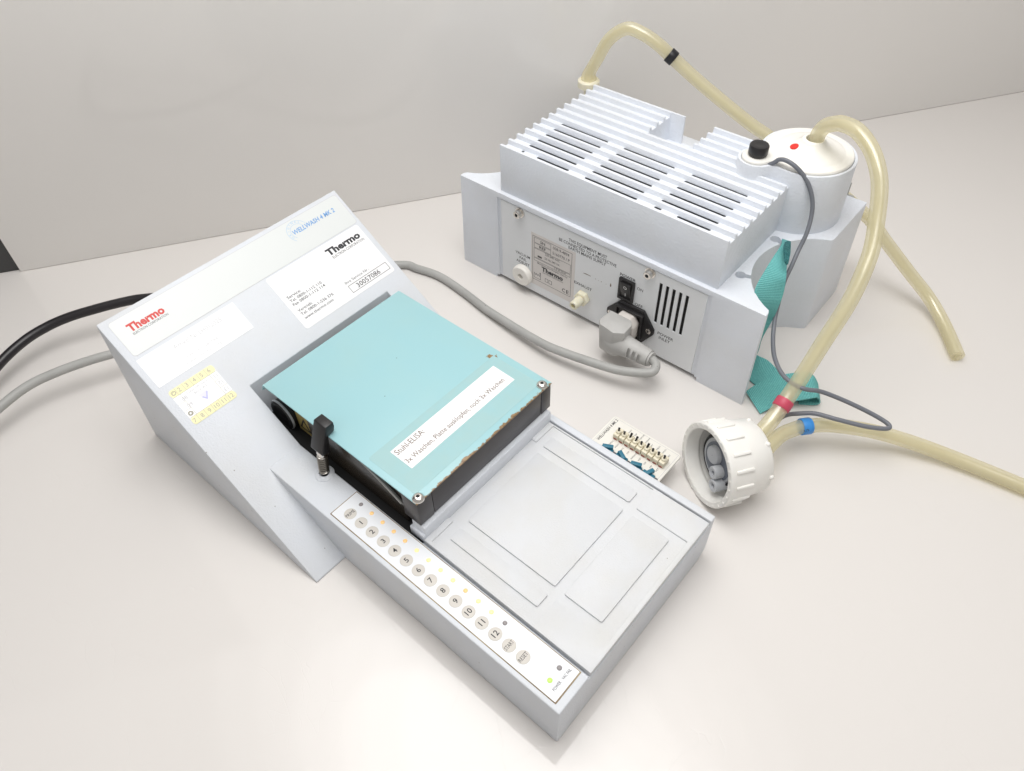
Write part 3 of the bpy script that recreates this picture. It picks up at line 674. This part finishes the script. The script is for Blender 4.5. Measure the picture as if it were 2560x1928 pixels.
b.box(100.2, 103.0, 24.0, 27.4, 0.16, 0.18, mi=1, fr=pan); b.box(104.6, 107.4, 24.0, 27.4, 0.16, 0.18, mi=1, fr=pan); b.build('book_mark', [M_['ink_grey'], M_['label_beige']], tl, smooth=None)
b = MB(); b.prism([(86.6, 22.8), (94.6, 22.8), (94.6, 31), (93.4, 31), (93.2, 26.6), (91.2, 28.8), (91.2, 26.6), (89, 28.8), (89, 26.6), (86.6, 28.8)], 0.11, 0.15, fr=pan)
b.prism([(87.0, 23.2), (94.2, 23.2), (94.1, 30), (93.7, 30), (93.5, 25.8), (91.5, 27.8), (91.5, 25.8), (89.3, 27.8), (89.3, 25.8), (87.0, 27.8)], 0.16, 0.18, fr=pan, mi=1)
b.build('factory_mark', [M_['ink_grey'], M_['label_beige']], tl, smooth=None)
b = MB()   # chipped paint and pencil scratches on the panel
b.prism([(170.9, 54.8), (171.8, 55.2), (171.9, 57.0), (171.3, 59.0), (170.7, 57.5), (170.5, 56.0)], 0.02, 0.06, fr=pan)
b.prism([(142.2, 55.2), (150.3, 55.6), (150.2, 56.0), (145, 56.2), (142.2, 55.6)], 0.02, 0.05, fr=pan)
for u_, r in ((155.3, 0.35), (158.4, 0.25), (161.5, 0.45), (166.5, 0.3)): b.prism(circ(u_, 55.4, r, 8), 0.02, 0.05, fr=pan)
b.build('paint_chips', M_['ink_brown'], panel, smooth=None)
for cx, cz in ((70.6, 88.0), (207.6, 89.0)):
    f = lambda t, a, c_, cx=cx, cz=cz: (cx + a, 0.9 - t, cz + c_)
    b = MB(); b.lathe([(0, 4.9), (1.2, 4.9), (1.2, 3.6), (5.6, 3.6), (6.0, 3.2), (6.0, 1.9)], f, 28); s_ = b.build('screw', M_['steel'], panel, smooth=40)
    b = MB(); b.lathe([(5.9, 1.75), (6.1, 1.75)], f, 6); b.build('socket', M_['hole'], s_, smooth=None)
b = MB(); b.lathe([(0, 9.6), (0.5, 10.6), (5.0, 10.6), (6.2, 9.4), (6.2, 3.2), (2.5, 2.8), (2.5, 0.2)], lambda t, a, c_: (74.6 + a, 0.9 - t, 20.6 + c_), 40)
b.build('adjuster_knob', M_['white'], panel, smooth=45)
f = lambda t, a, c_: (144.0 + a, 0.9 - t, 28.6 + c_)
b = MB(); b.lathe([(0, 7.6), (4.6, 7.6), (5.4, 6.6)], f, 6); ex = b.build('exhaust_fitting', M_['nylon'], panel, bevel=0.5)
b = MB(); b.lathe([(5.0, 4.6), (8.0, 4.4), (15.5, 4.1), (16.0, 3.8), (16.0, 2.4), (9, 2.2), (9, 0.1)], f, 24); b.build('hose_barb', M_['nylon'], ex, smooth=40)
b = MB(); b.prism(rrect(179.9, 195.3, 49.0, 71.6, 0.8, 3), 0.02, 2.2, fr=pan)
c = MB(); c.box(182.2, 193.0, 51.6, 69.0, 0.8, 6, fr=pan)
rk = b.build('rocker_switch', M_['black'], panel, bevel=0.4, cut=[c])
b = MB(); b.prism([(51.9, 0.9), (51.9, 1.2), (60.3, 2.6), (68.7, 4.4), (68.7, 0.9)], 182.5, 192.7, fr=lambda v, n, u: pan(u, v, n)); b.build('rocker', M_['black'], rk, bevel=0.4)
def rkf(u, v, n): return pan(u, v, (1.2 + (v - 51.9) * 0.1667 if v < 60.3 else 2.6 + (v - 60.3) * 0.214) + n)
b = MB(); n_ = 20; v_ = []
for i in range(n_):
    a = 2 * math.pi * i / n_
    for r in (1.1, 1.6): v_.append(rkf(187.6 + r * math.cos(a), 64.4 + r * 1.1 * math.sin(a), 0.12))
b.add(v_, [(2 * i, 2 * i + 1, (2 * i + 3) % (2 * n_), (2 * i + 2) % (2 * n_)) for i in range(n_)]); b.box(187.4, 187.9, 54.2, 57.6, 0.08, 0.14, fr=rkf)
b.build('switch_marks', M_['paper'], rk, smooth=None)
b = MB(); b.prism([(184, 48.2), (208, 48.2), (219.6, 32.5), (219.6, 27.5), (209, 11.5), (183, 11.5), (171, 27.5), (171, 32.5)], 0.02, 2.4, fr=pan)
inl = b.build('power_inlet', M_['black'], panel, bevel=0.6)
b = MB(); b.box(181.2, 209.0, 16.5, 44.6, 2.3, 6.0, fr=pan)
c = MB(); c.box(183.2, 207.0, 18.5, 42.6, 3.0, 9, fr=pan); b.build('inlet_rim', M_['black'], inl, bevel=0.4, cut=[c])
for cx in (175.3, 214.8):
    b = MB(); b.lathe([(2.3, 2.6), (3.2, 2.6), (3.7, 1.6)], lambda t, a, c_, cx=cx: pan(cx + a, 29.8 + c_, t), 20); s_ = b.build('screw', M_['steel'], inl, smooth=50)
    b = MB(); b.lathe([(3.65, 0.9), (3.85, 0.9)], lambda t, a, c_, cx=cx: pan(cx + a, 29.8 + c_, t), 6); b.build('socket', M_['hole'], s_, smooth=None)
# rear hose fitting and clip
f = lambda t, a, c_: (33.6 + a, 150.5 + c_, t)
b = MB(); b.lathe([(100, 4.2), (134, 4.2), (136, 4.4)], f, 20); ft = b.build('hose_fitting', M_['nylon'], pump, smooth=40)
b = MB(); b.lathe([(135.5, 10.0), (136.2, 10.6), (141.6, 10.6), (142.6, 9.6), (143.2, 6.6)], f, 28); b.build('fitting_nut', M_['nylon'], ft, smooth=40)
b = MB(); b.box(27, 40, 144.0, 157, 98.7, 104); b.build('fitting_base', M_['nylon'], ft, bevel=1)
b = MB(); b.box(285.5, 289.5, 187.2, 190.5, 78, 110); b.box(288, 295, 187.2, 190.2, 94, 99)
b.build('rear_latch', M_['cord'], pump, bevel=0.8)

# ------------------------------------------------------------------ power cord
cordE = empty('power_cord', m2w(195, -24, 15)); cordE.location = (0, 0, 0)
tag(cordE, 'grey mains cord with angled plug in the pump inlet, running behind the washer', 'power cord')
R3 = lambda p, q, z: m2w(p, q, z)
b = MB(); b.prism([(184.5, 19.6), (205.7, 19.6), (205.7, 34.5), (201, 41.6), (189, 41.6), (184.5, 34.5)], 3.2, 14.5, fr=lambda u, v, n: R3(u, 0.9 - n, v))
b.build('plug_collar', M_['plugc'], cordE, bevel=1.2, seg=2)
body = [(182.2, -12), (180.6, -28), (184.5, -32.5), (199.5, -34.8), (207.6, -29.6), (207.0, -17), (203.5, -12)]
low = [(183.4, -13), (182.0, -27), (185.5, -31), (198.5, -32.6), (205.6, -28.4), (205.4, -17.5), (202.4, -13)]
b = MB(); b.prism(low, 13.5, 43.4, fr=R3, top=body)
b.build('plug_body', M_['plug'], cordE, bevel=1.3, seg=2)
prof_ = [(190, 8.6), (199, 10.4), (206, 10.2), (212, 9.3), (228, 8.0), (231.5, 7.6), (231.5, 6.4), (232.3, 6.4), (232.3, 6.9), (233.5, 6.9), (233.5, 4.0)]
relief = MB(); relief.lathe(prof_, lambda t, a, c_: R3(t, -24.5 + c_ * 0.95, 25.0 + a), 28)
cuts = []
for k in range(3):
    for sg in (-1, 1):
        c = MB(); c.box(213.5 + k * 5, 216.3 + k * 5, -24.5 + sg * 6.2, -24.5 + sg * 14, 20.5, 34, fr=R3) if sg < 0 else c.box(213.5 + k * 5, 216.3 + k * 5, -18.3, -10, 18, 32, fr=R3); cuts.append(c)
relief.build('strain_relief', M_['plug'], cordE, smooth=40, cut=cuts)
cp = [R3(230, -24.5, 25), R3(236, -24.6, 24.6), R3(240.2, -28.0, 23.4), R3(239, -35.5, 21.5)] + \
     [at(x, y, z) for x, y, z in ((1560, 928, 18.5), (1504, 914, 17), (1389, 874, 14), (1331, 845, 11), (1273, 810, 8), (1215, 773, 5), (1157, 729, 3.9), (1099, 691, 3.7), (1042, 671, 3.7), (1009, 662, 3.8))] + \
     [Vector(p) for p in ((-428, 225, 4), (-448, 170, 5), (-457, 100, 10), (-468, 40, 19))] + [at(x, y, z) for x, y, z in ((281, 885, 25), (210, 906, 25.5), (139, 932, 25), (70, 965, 24), (0, 1018, 22), (-90, 1100, 18), (-200, 1220, 10))]
b = MB(); b.tube(smooth_path(cp, 8), 3.9, 16); b.build('cable', M_['cord'], cordE, smooth=60)

# black cable
cp = [Vector(p) for p in ((-396, 110, 34), (-412, 108, 34), (-455, 96, 33), (-495, 72, 32))] + [at(x, y, z) for x, y, z in ((361, 746, 30), (300, 757, 29.5), (231, 775, 28.5), (170, 794, 27), (116, 818, 25), (60, 853, 23), (0, 908, 20), (-60, 985, 15), (-150, 1130, 8))]
b = MB(); b.tube(smooth_path(cp, 8), 4.3, 16)
bc_ = b.build('black_cable', M_['blackcord'], smooth=60)
tag(bc_, 'thick black cable leaving the back of the plate washer', 'cable')

# ------------------------------------------------------------------ hoses
def hose(name, pts, r, label_, bands=(), flare=None):
    e = empty(name); tag(e, label_, 'hose', 'amber silicone hoses')
    P = smooth_path(pts, 9); n = len(P)
    rs = [r] * n
    if flare:
        for i in range(n): rs[i] = r + flare(i / (n - 1))
    b = MB(); b.tube(P, rs, 20, caps=False); b.tube(P, [x * 0.56 for x in rs], 16, caps=False, flip=True, mi=1)
    for end in (0, n - 1):
        o1 = end * 20; o2 = n * 20 + end * 16
        T = (P[min(end + 1, n - 1)] - P[max(end - 1, 0)]).normalized()
        ring = []; u = (b_v(b, o1) - P[end]).normalized(); w2 = T.cross(u)
        vs = []
        for k in range(20):
            a = 2 * math.pi * k / 20; d = u * math.cos(a) + w2 * math.sin(a)
            vs += [P[end] + d * rs[end], P[end] + d * rs[end] * 0.56]
        fs = [(2 * k, 2 * k + 1, (2 * k + 3) % 40, (2 * k + 2) % 40) for k in range(20)]
        if end == 0: fs = [f_ for f_ in fs]
        else: fs = [f_[::-1] for f_ in fs]
        b.add(vs, fs)
    b.build('tube', [M_['tubing'], M_['bore']], e, smooth=60, recalc=False)
    for idx, m, ln in bands:
        # nearest sample to the given point
        k = min(range(n), key=lambda i: (P[i] - idx).length)
        T = (P[min(k + 1, n - 1)] - P[max(k - 1, 0)]).normalized()
        b = MB(); ra = rs[k] + 0.9
        b.tube([P[k] - T * ln / 2, P[k] - T * (ln / 2 - 0.4), P[k] + T * (ln / 2 - 0.4), P[k] + T * ln / 2], [ra - 0.2, ra, ra, ra - 0.2], 24)
        b.build('tape_band', m, e, smooth=60)
    return e
def b_v(b, i): return Vector(b.v[i])

t1 = [m2w(33.6, 150.5, 140.5), m2w(34.0, 150.4, 149), m2w(41.2, 151, 163.6), m2w(51.8, 153, 184.4), m2w(67.3, 156, 196.9), m2w(81.8, 160, 194.8), m2w(96.3, 165, 187.3), m2w(108.7, 169, 178.3), m2w(138.7, 177, 158.7), m2w(183.1, 188, 133.3), m2w(206.7, 194, 122.0), m2w(250, 203, 100)] + \
     [at(x, y, z) for x, y, z in ((2164, 538, 78), (2213, 602, 58), (2272, 680, 34), (2323, 746, 17), (2362, 815, 8.5), (2395, 891, 6.6))]
h1 = hose('vacuum_hose', t1, 5.7, 'amber hose with black band arching behind the pump to an open end on the table',
          [(m2w(108.7, 169, 178.3), M_['blackband'], 7)], flare=lambda t: 2.0 * max(0, 1 - abs(t - 0.02) / 0.055))
t2 = [(-97.9, 450.9, 158.5), (-97.6, 450, 168), (-93.5, 447.5, 177.5), (-86, 444.5, 183.6), (-79.4, 442, 186.8), (-65.9, 436, 188.4), (-50.6, 428, 183.4), (-38.8, 420, 174.8), (-30.2, 412, 164.1), (-22.1, 400, 149), (-14.7, 386, 134.2), (-10.7, 370, 119.3), (-9.1, 353, 103.5), (-10.3, 330, 82.7), (-11, 310, 65.1), (-11.9, 294, 51.8), (-13.0, 274, 40.4), (-14.6, 256, 35.0), (-16.5, 243, 32)]
h2 = hose('lid_hose', t2, 6.0, 'amber hose with red band running from the cream lid down to the white screw cap',
          [(at(1963, 1012, 50.5), M_['redband'], 7.5)])
t3 = [Vector((-16, 236, 28)), Vector((-7, 246, 28))] + [at(x, y, z) for x, y, z in ((1948, 1091, 28), (1980, 1075, 28), (2013, 1066, 27), (2077, 1063, 26), (2175, 1077, 20), (2272, 1104, 13.5), (2389, 1147, 8.5), (2560, 1217, 7), (2700, 1280, 7), (2900, 1380, 7))]
h3 = hose('cap_hose', t3, 5.7, 'amber hose with blue band leaving the white screw cap across the bare table',
          [(at(2013, 1066, 27), M_['blueband'], 8)])
for k_, (dx) in enumerate((0,)):
    P0 = at(2020, 1079, 33); U = (at(2029, 1076, 33) - at(2012, 1082, 33)).normalized()
    W2 = Vector(RC[0]).cross(Vector((0, 0, 1)))
    nrm = (Vector(CC) - at(2013, 1066, 27)).normalized(); V2 = nrm.cross(U).normalized()
    cen = at(2013, 1066, 27)
    text('1/5', h3, lambda u, v, n: cen + nrm * (6.75 + n) + U * u + V2 * v, -2.2, -4.2, 4.2, 2.0, M_['ink'], n=0.05)

# ------------------------------------------------------------------ sensor cable
sc = [(m2w(243.5, 104.5, 151.0))] + [at(1780 + x * .24014, 300 + y * .24014, z) for x, y, z in ((655, 440, 155), (700, 413, 158), (770, 422, 160), (860, 478, 158), (950, 575, 152), (1015, 700, 144), (1046, 850, 134), (1035, 1000, 124), (985, 1180, 113), (900, 1360, 102))] + \
     [at(1820 + x * .3, 560 + y * .3, z) for x, y, z in ((530, 350, 95), (470, 480, 87), (425, 640, 78), (392, 790, 70), (376, 930, 64), (378, 1050, 60), (400, 1150, 58), (455, 1255, 58), (545, 1335, 59), (650, 1378, 59))] + \
     [at(1460 + x * .36166, 860 + y * .36166, z) for x, y, z in ((1640, 330, 52), (1800, 392, 45), (1960, 468, 40), (2070, 530, 37), (2112, 568, 36), (2085, 586, 36), (1950, 571, 37), (1750, 522, 39), (1600, 482, 38), (1490, 481, 35), (1400, 492, 31), (1330, 530, 27))]
b = MB(); b.tube(smooth_path(sc, 8), 1.75, 12)
so = b.build('sensor_cable', M_['sensor'], smooth=60)
tag(so, 'thin slate grey cable looping from the cream lid to the white screw cap', 'cable')

# ------------------------------------------------------------------ screw cap
ph, ti = math.radians(60), math.radians(-7)
ax = Vector((math.cos(ph) * math.cos(ti), math.sin(ph) * math.cos(ti), math.sin(ti)))
uy = Vector((0, 0, 1)).cross(ax).normalized(); uz = ax.cross(uy)
C0 = at(1763.5, 1163.5, 32.2)
mt = Matrix((ax, uy, uz)).transposed().to_4x4(); mt.translation = C0 * MM
cap = empty('screw_cap', mat=mt)
tag(cap, 'large white ribbed screw cap lying on its side, open end showing a grey float switch', 'bottle cap')
fx = lambda t, a, c_: (t, a, c_)
prof_ = [(0.6, 27.4), (0.0, 28.0), (0.0, 31.5), (0.7, 32.2), (4.0, 32.2), (4.4, 31.4), (21.0, 30.8), (21.6, 29.5), (37.8, 27.9), (39.5, 26.4), (40.2, 22), (40.2, 0.5)]
b = MB(); b.lathe(prof_, fx, 72, closed=False)
b.lathe([(0.6, 27.4), (9.0, 27.0), (10.0, 26.2), (11.5, 26.2), (12.5, 27.0), (17.0, 26.8), (18.0, 25.9), (19.5, 25.9), (20.5, 26.6), (34.0, 25.6), (34.0, 0.5)], fx, 72, closed=False)
b.build('cap_shell', M_['capw'], cap, smooth=40, recalc=False).data.validate()
for i in range(16):
    a = 2 * math.pi * (i + 0.3) / 16; ca, sa = math.cos(a), math.sin(a)
    b = MB(); b.box(5.0, 19.6, 29.8, 32.5, -1.2, 1.2, fr=lambda t, r, s: (t, r * ca - s * sa, r * sa + s * ca))
    b.build('grip_rib', M_['capw'], cap, bevel=0.7, seg=2)
for i in range(26):
    a = 2 * math.pi * i / 26; ca, sa = math.cos(a), math.sin(a)
    b = MB(); b.prism([(-0.5, 31.0), (-0.5, 30.2), (1.0, 27.2), (3.2, 27.2), (3.2, 31.0)], -0.7, 0.7, fr=lambda t, r, s: (t, r * ca - s * sa, r * sa + s * ca))
    b.build('rim_tooth', M_['capw'], cap, smooth=None)
for i in range(7):
    a = math.radians(-95 + i * 52); ca, sa = math.cos(a), math.sin(a)
    b = MB(); b.lathe([(0, 2.0), (3.0, 1.9), (3.8, 1.2), (4.0, 0.2)], lambda t, u_, v_: (37.0 + u_, (25.6 + t) * ca - v_ * sa, (25.2 + t) * sa + v_ * ca), 12)
    b.build('rim_stud', M_['capw'], cap, smooth=60)
b = MB(); b.lathe([(33.9, 25.3), (26.0, 25.3), (26.0, 0.3)], fx, 40, closed=False); b.build('liner_disc', M_['gfloat'], cap, smooth=40)
b = MB(); b.lathe([(26, 17.5), (13.0, 17.5), (12.0, 16.8), (12.0, 0.3)], lambda t, a, c_: (t, a + 2.5, c_ - 1.0), 40, closed=False); b.build('float_body', M_['gfloat'], cap, smooth=40)
b = MB(); b.lathe([(12.2, 14.8), (11.4, 14.8), (11.4, 0.3)], lambda t, a, c_: (t, a + 2.0, c_ - 1.0), 36, closed=False); b.build('float_disc', M_['gfloatd'], cap, smooth=40)
rg = [(13.4, 2.5 + 18.6 * math.cos(2 * math.pi * i / 48), -1.0 + 18.6 * math.sin(2 * math.pi * i / 48)) for i in range(49)]
b = MB(); b.tube(rg, 1.1, 10, caps=False); b.build('sealing_ring', M_['blackband'], cap)
b = MB(); b.lathe([(11.6, 7.4), (8.6, 7.0), (8.0, 6.4), (8.0, 0.3)], lambda t, a, c_: (t, a + 5.5, c_ + 2.5), 32, closed=False); b.build('float_stem', M_['gfloat'], cap, smooth=40)
for oy, oz in ((-5.0, -4.5), (-10.0, -13.5)):
    b = MB(); b.lathe([(26, 5.2), (5.0, 5.0), (4.5, 4.6), (4.5, 3.2), (4.9, 3.0), (4.9, 1.9), (8, 1.8), (8, 0.2)], lambda t, a, c_, oy=oy, oz=oz: (t, a + oy, c_ + oz), 28, closed=False)
    b.build('hose_port', M_['gfloat'], cap, smooth=40)

# ------------------------------------------------------------------ elastic strap
def ribbon(name, secs, m, parent, th=1.1, per=8, nx=6):
    L_ = smooth_path([s[0] for s in secs], per); R_ = smooth_path([s[1] for s in secs], per); n = len(L_)
    vs = []; uvs = []; acc = 0.0
    for i in range(n):
        T = (L_[min(i + 1, n - 1)] + R_[min(i + 1, n - 1)] - L_[max(i - 1, 0)] - R_[max(i - 1, 0)])
        N = T.cross(R_[i] - L_[i])
        N = N.normalized() if N.length > 1e-6 else Vector((0, 0, 1))
        if i: acc += ((L_[i] + R_[i]) - (L_[i - 1] + R_[i - 1])).length / 2
        for sgn in (0.5, -0.5):
            for k in range(nx + 1):
                t = k / nx; vs.append(L_[i].lerp(R_[i], t) + N * th * sgn); uvs.append((acc / 100, t * 0.3))
    w = nx + 1; st = 2 * w; fs = []
    for i in range(n - 1):
        for k in range(nx):
            a = i * st + k; fs.append((a, a + 1, a + st + 1, a + st)); c = i * st + w + k; fs.append((c, c + st, c + st + 1, c + 1))
        fs.append((i * st, i * st + st, i * st + st + w, i * st + w)); e2 = i * st + nx; fs.append((e2, e2 + w, e2 + st + w, e2 + st))
    fs.append(tuple(range(w)) + tuple(range(2 * w - 1, w - 1, -1))); o = (n - 1) * st; fs.append(tuple(range(o + w - 1, o - 1, -1)) + tuple(range(o + w, o + 2 * w)))
    b = MB(); b.add(vs, fs); ob = b.build(name, m, parent, smooth=50)
    uvl = ob.data.uv_layers.new(name='UVMap')
    for lp in ob.data.loops: uvl.data[lp.index].uv = uvs[lp.vertex_index]
    return ob
def s14(x, y, z): return at(1820 + x * .3, 560 + y * .3, z)
strap = empty('elastic_strap')
tag(strap, 'teal woven elastic strap hanging from the pump side and curled on the table', 'strap')
def onp(x, y, p):
    px, py = 1820 + x * .3, 560 + y * .3; r_ = ray(px, py); n_ = Vector((math.cos(MY), math.sin(MY), 0)); p0_ = m2w(p, 0, 0)
    return Vector(CC) + r_ * ((p0_ - Vector(CC)).dot(n_) / r_.dot(n_))
A = [(s14(450, 128, 99.5), s14(522, 150, 99.5)), (onp(442, 175, 281), onp(512, 215, 288)), (onp(372, 285, 284), onp(492, 335, 296)), (onp(300, 402, 286), onp(482, 450, 301)), (onp(228, 548, 288), onp(463, 560, 303)),
     (onp(232, 670, 292), onp(430, 660, 304)), (onp(235, 800, 294), onp(372, 790, 303)), (onp(205, 930, 294), onp(292, 935, 300)), (s14(150, 1010, 2), s14(240, 1085, 3)), (s14(60, 1080, 1.4), s14(150, 1180, 1.6))]
ribbon('strap_band', A, M_['strap'], strap)
B_ = [(s14(60, 1180, 1.2), s14(170, 1035, 1.2)), (s14(190, 1310, 1.6), s14(245, 1098, 1.8)), (s14(250, 1345, 1.4), s14(330, 1140, 2.2)), (s14(330, 1370, 1.2), s14(420, 1225, 2.0)), (s14(420, 1400, 1.1), s14(500, 1290, 1.3))]
ribbon('strap_tail', B_, M_['strap'], strap)
C_ = [(s14(150, 1400, 2.6), s14(268, 1582, 1.2)), (s14(180, 1375, 5), s14(300, 1565, 2.2)), (s14(290, 1305, 8), s14(400, 1515, 5)), (s14(440, 1262, 11), s14(540, 1480, 8)), (s14(590, 1240, 14), s14(660, 1460, 11)), (s14(690, 1248, 15), s14(740, 1448, 12)),
      (s14(745, 1330, 9), s14(764, 1475, 6)), (s14(735, 1385, 4), s14(755, 1500, 2.6)), (s14(680, 1370, 1.8), s14(700, 1508, 1.3)), (s14(560, 1350, 1.3), s14(590, 1500, 1.2))]
ribbon('strap_loop', C_, M_['strap'], strap)
V_ = [(s14(470, 150, 100.4), s14(523, 152, 100.4)), (onp(468, 200, 288), onp(516, 220, 290)), (onp(470, 260, 293), onp(512, 270, 296)), (onp(478, 310, 297), onp(493, 340, 299))]
ribbon('hook_patch', V_, M_['velcro'], strap, th=1.6)
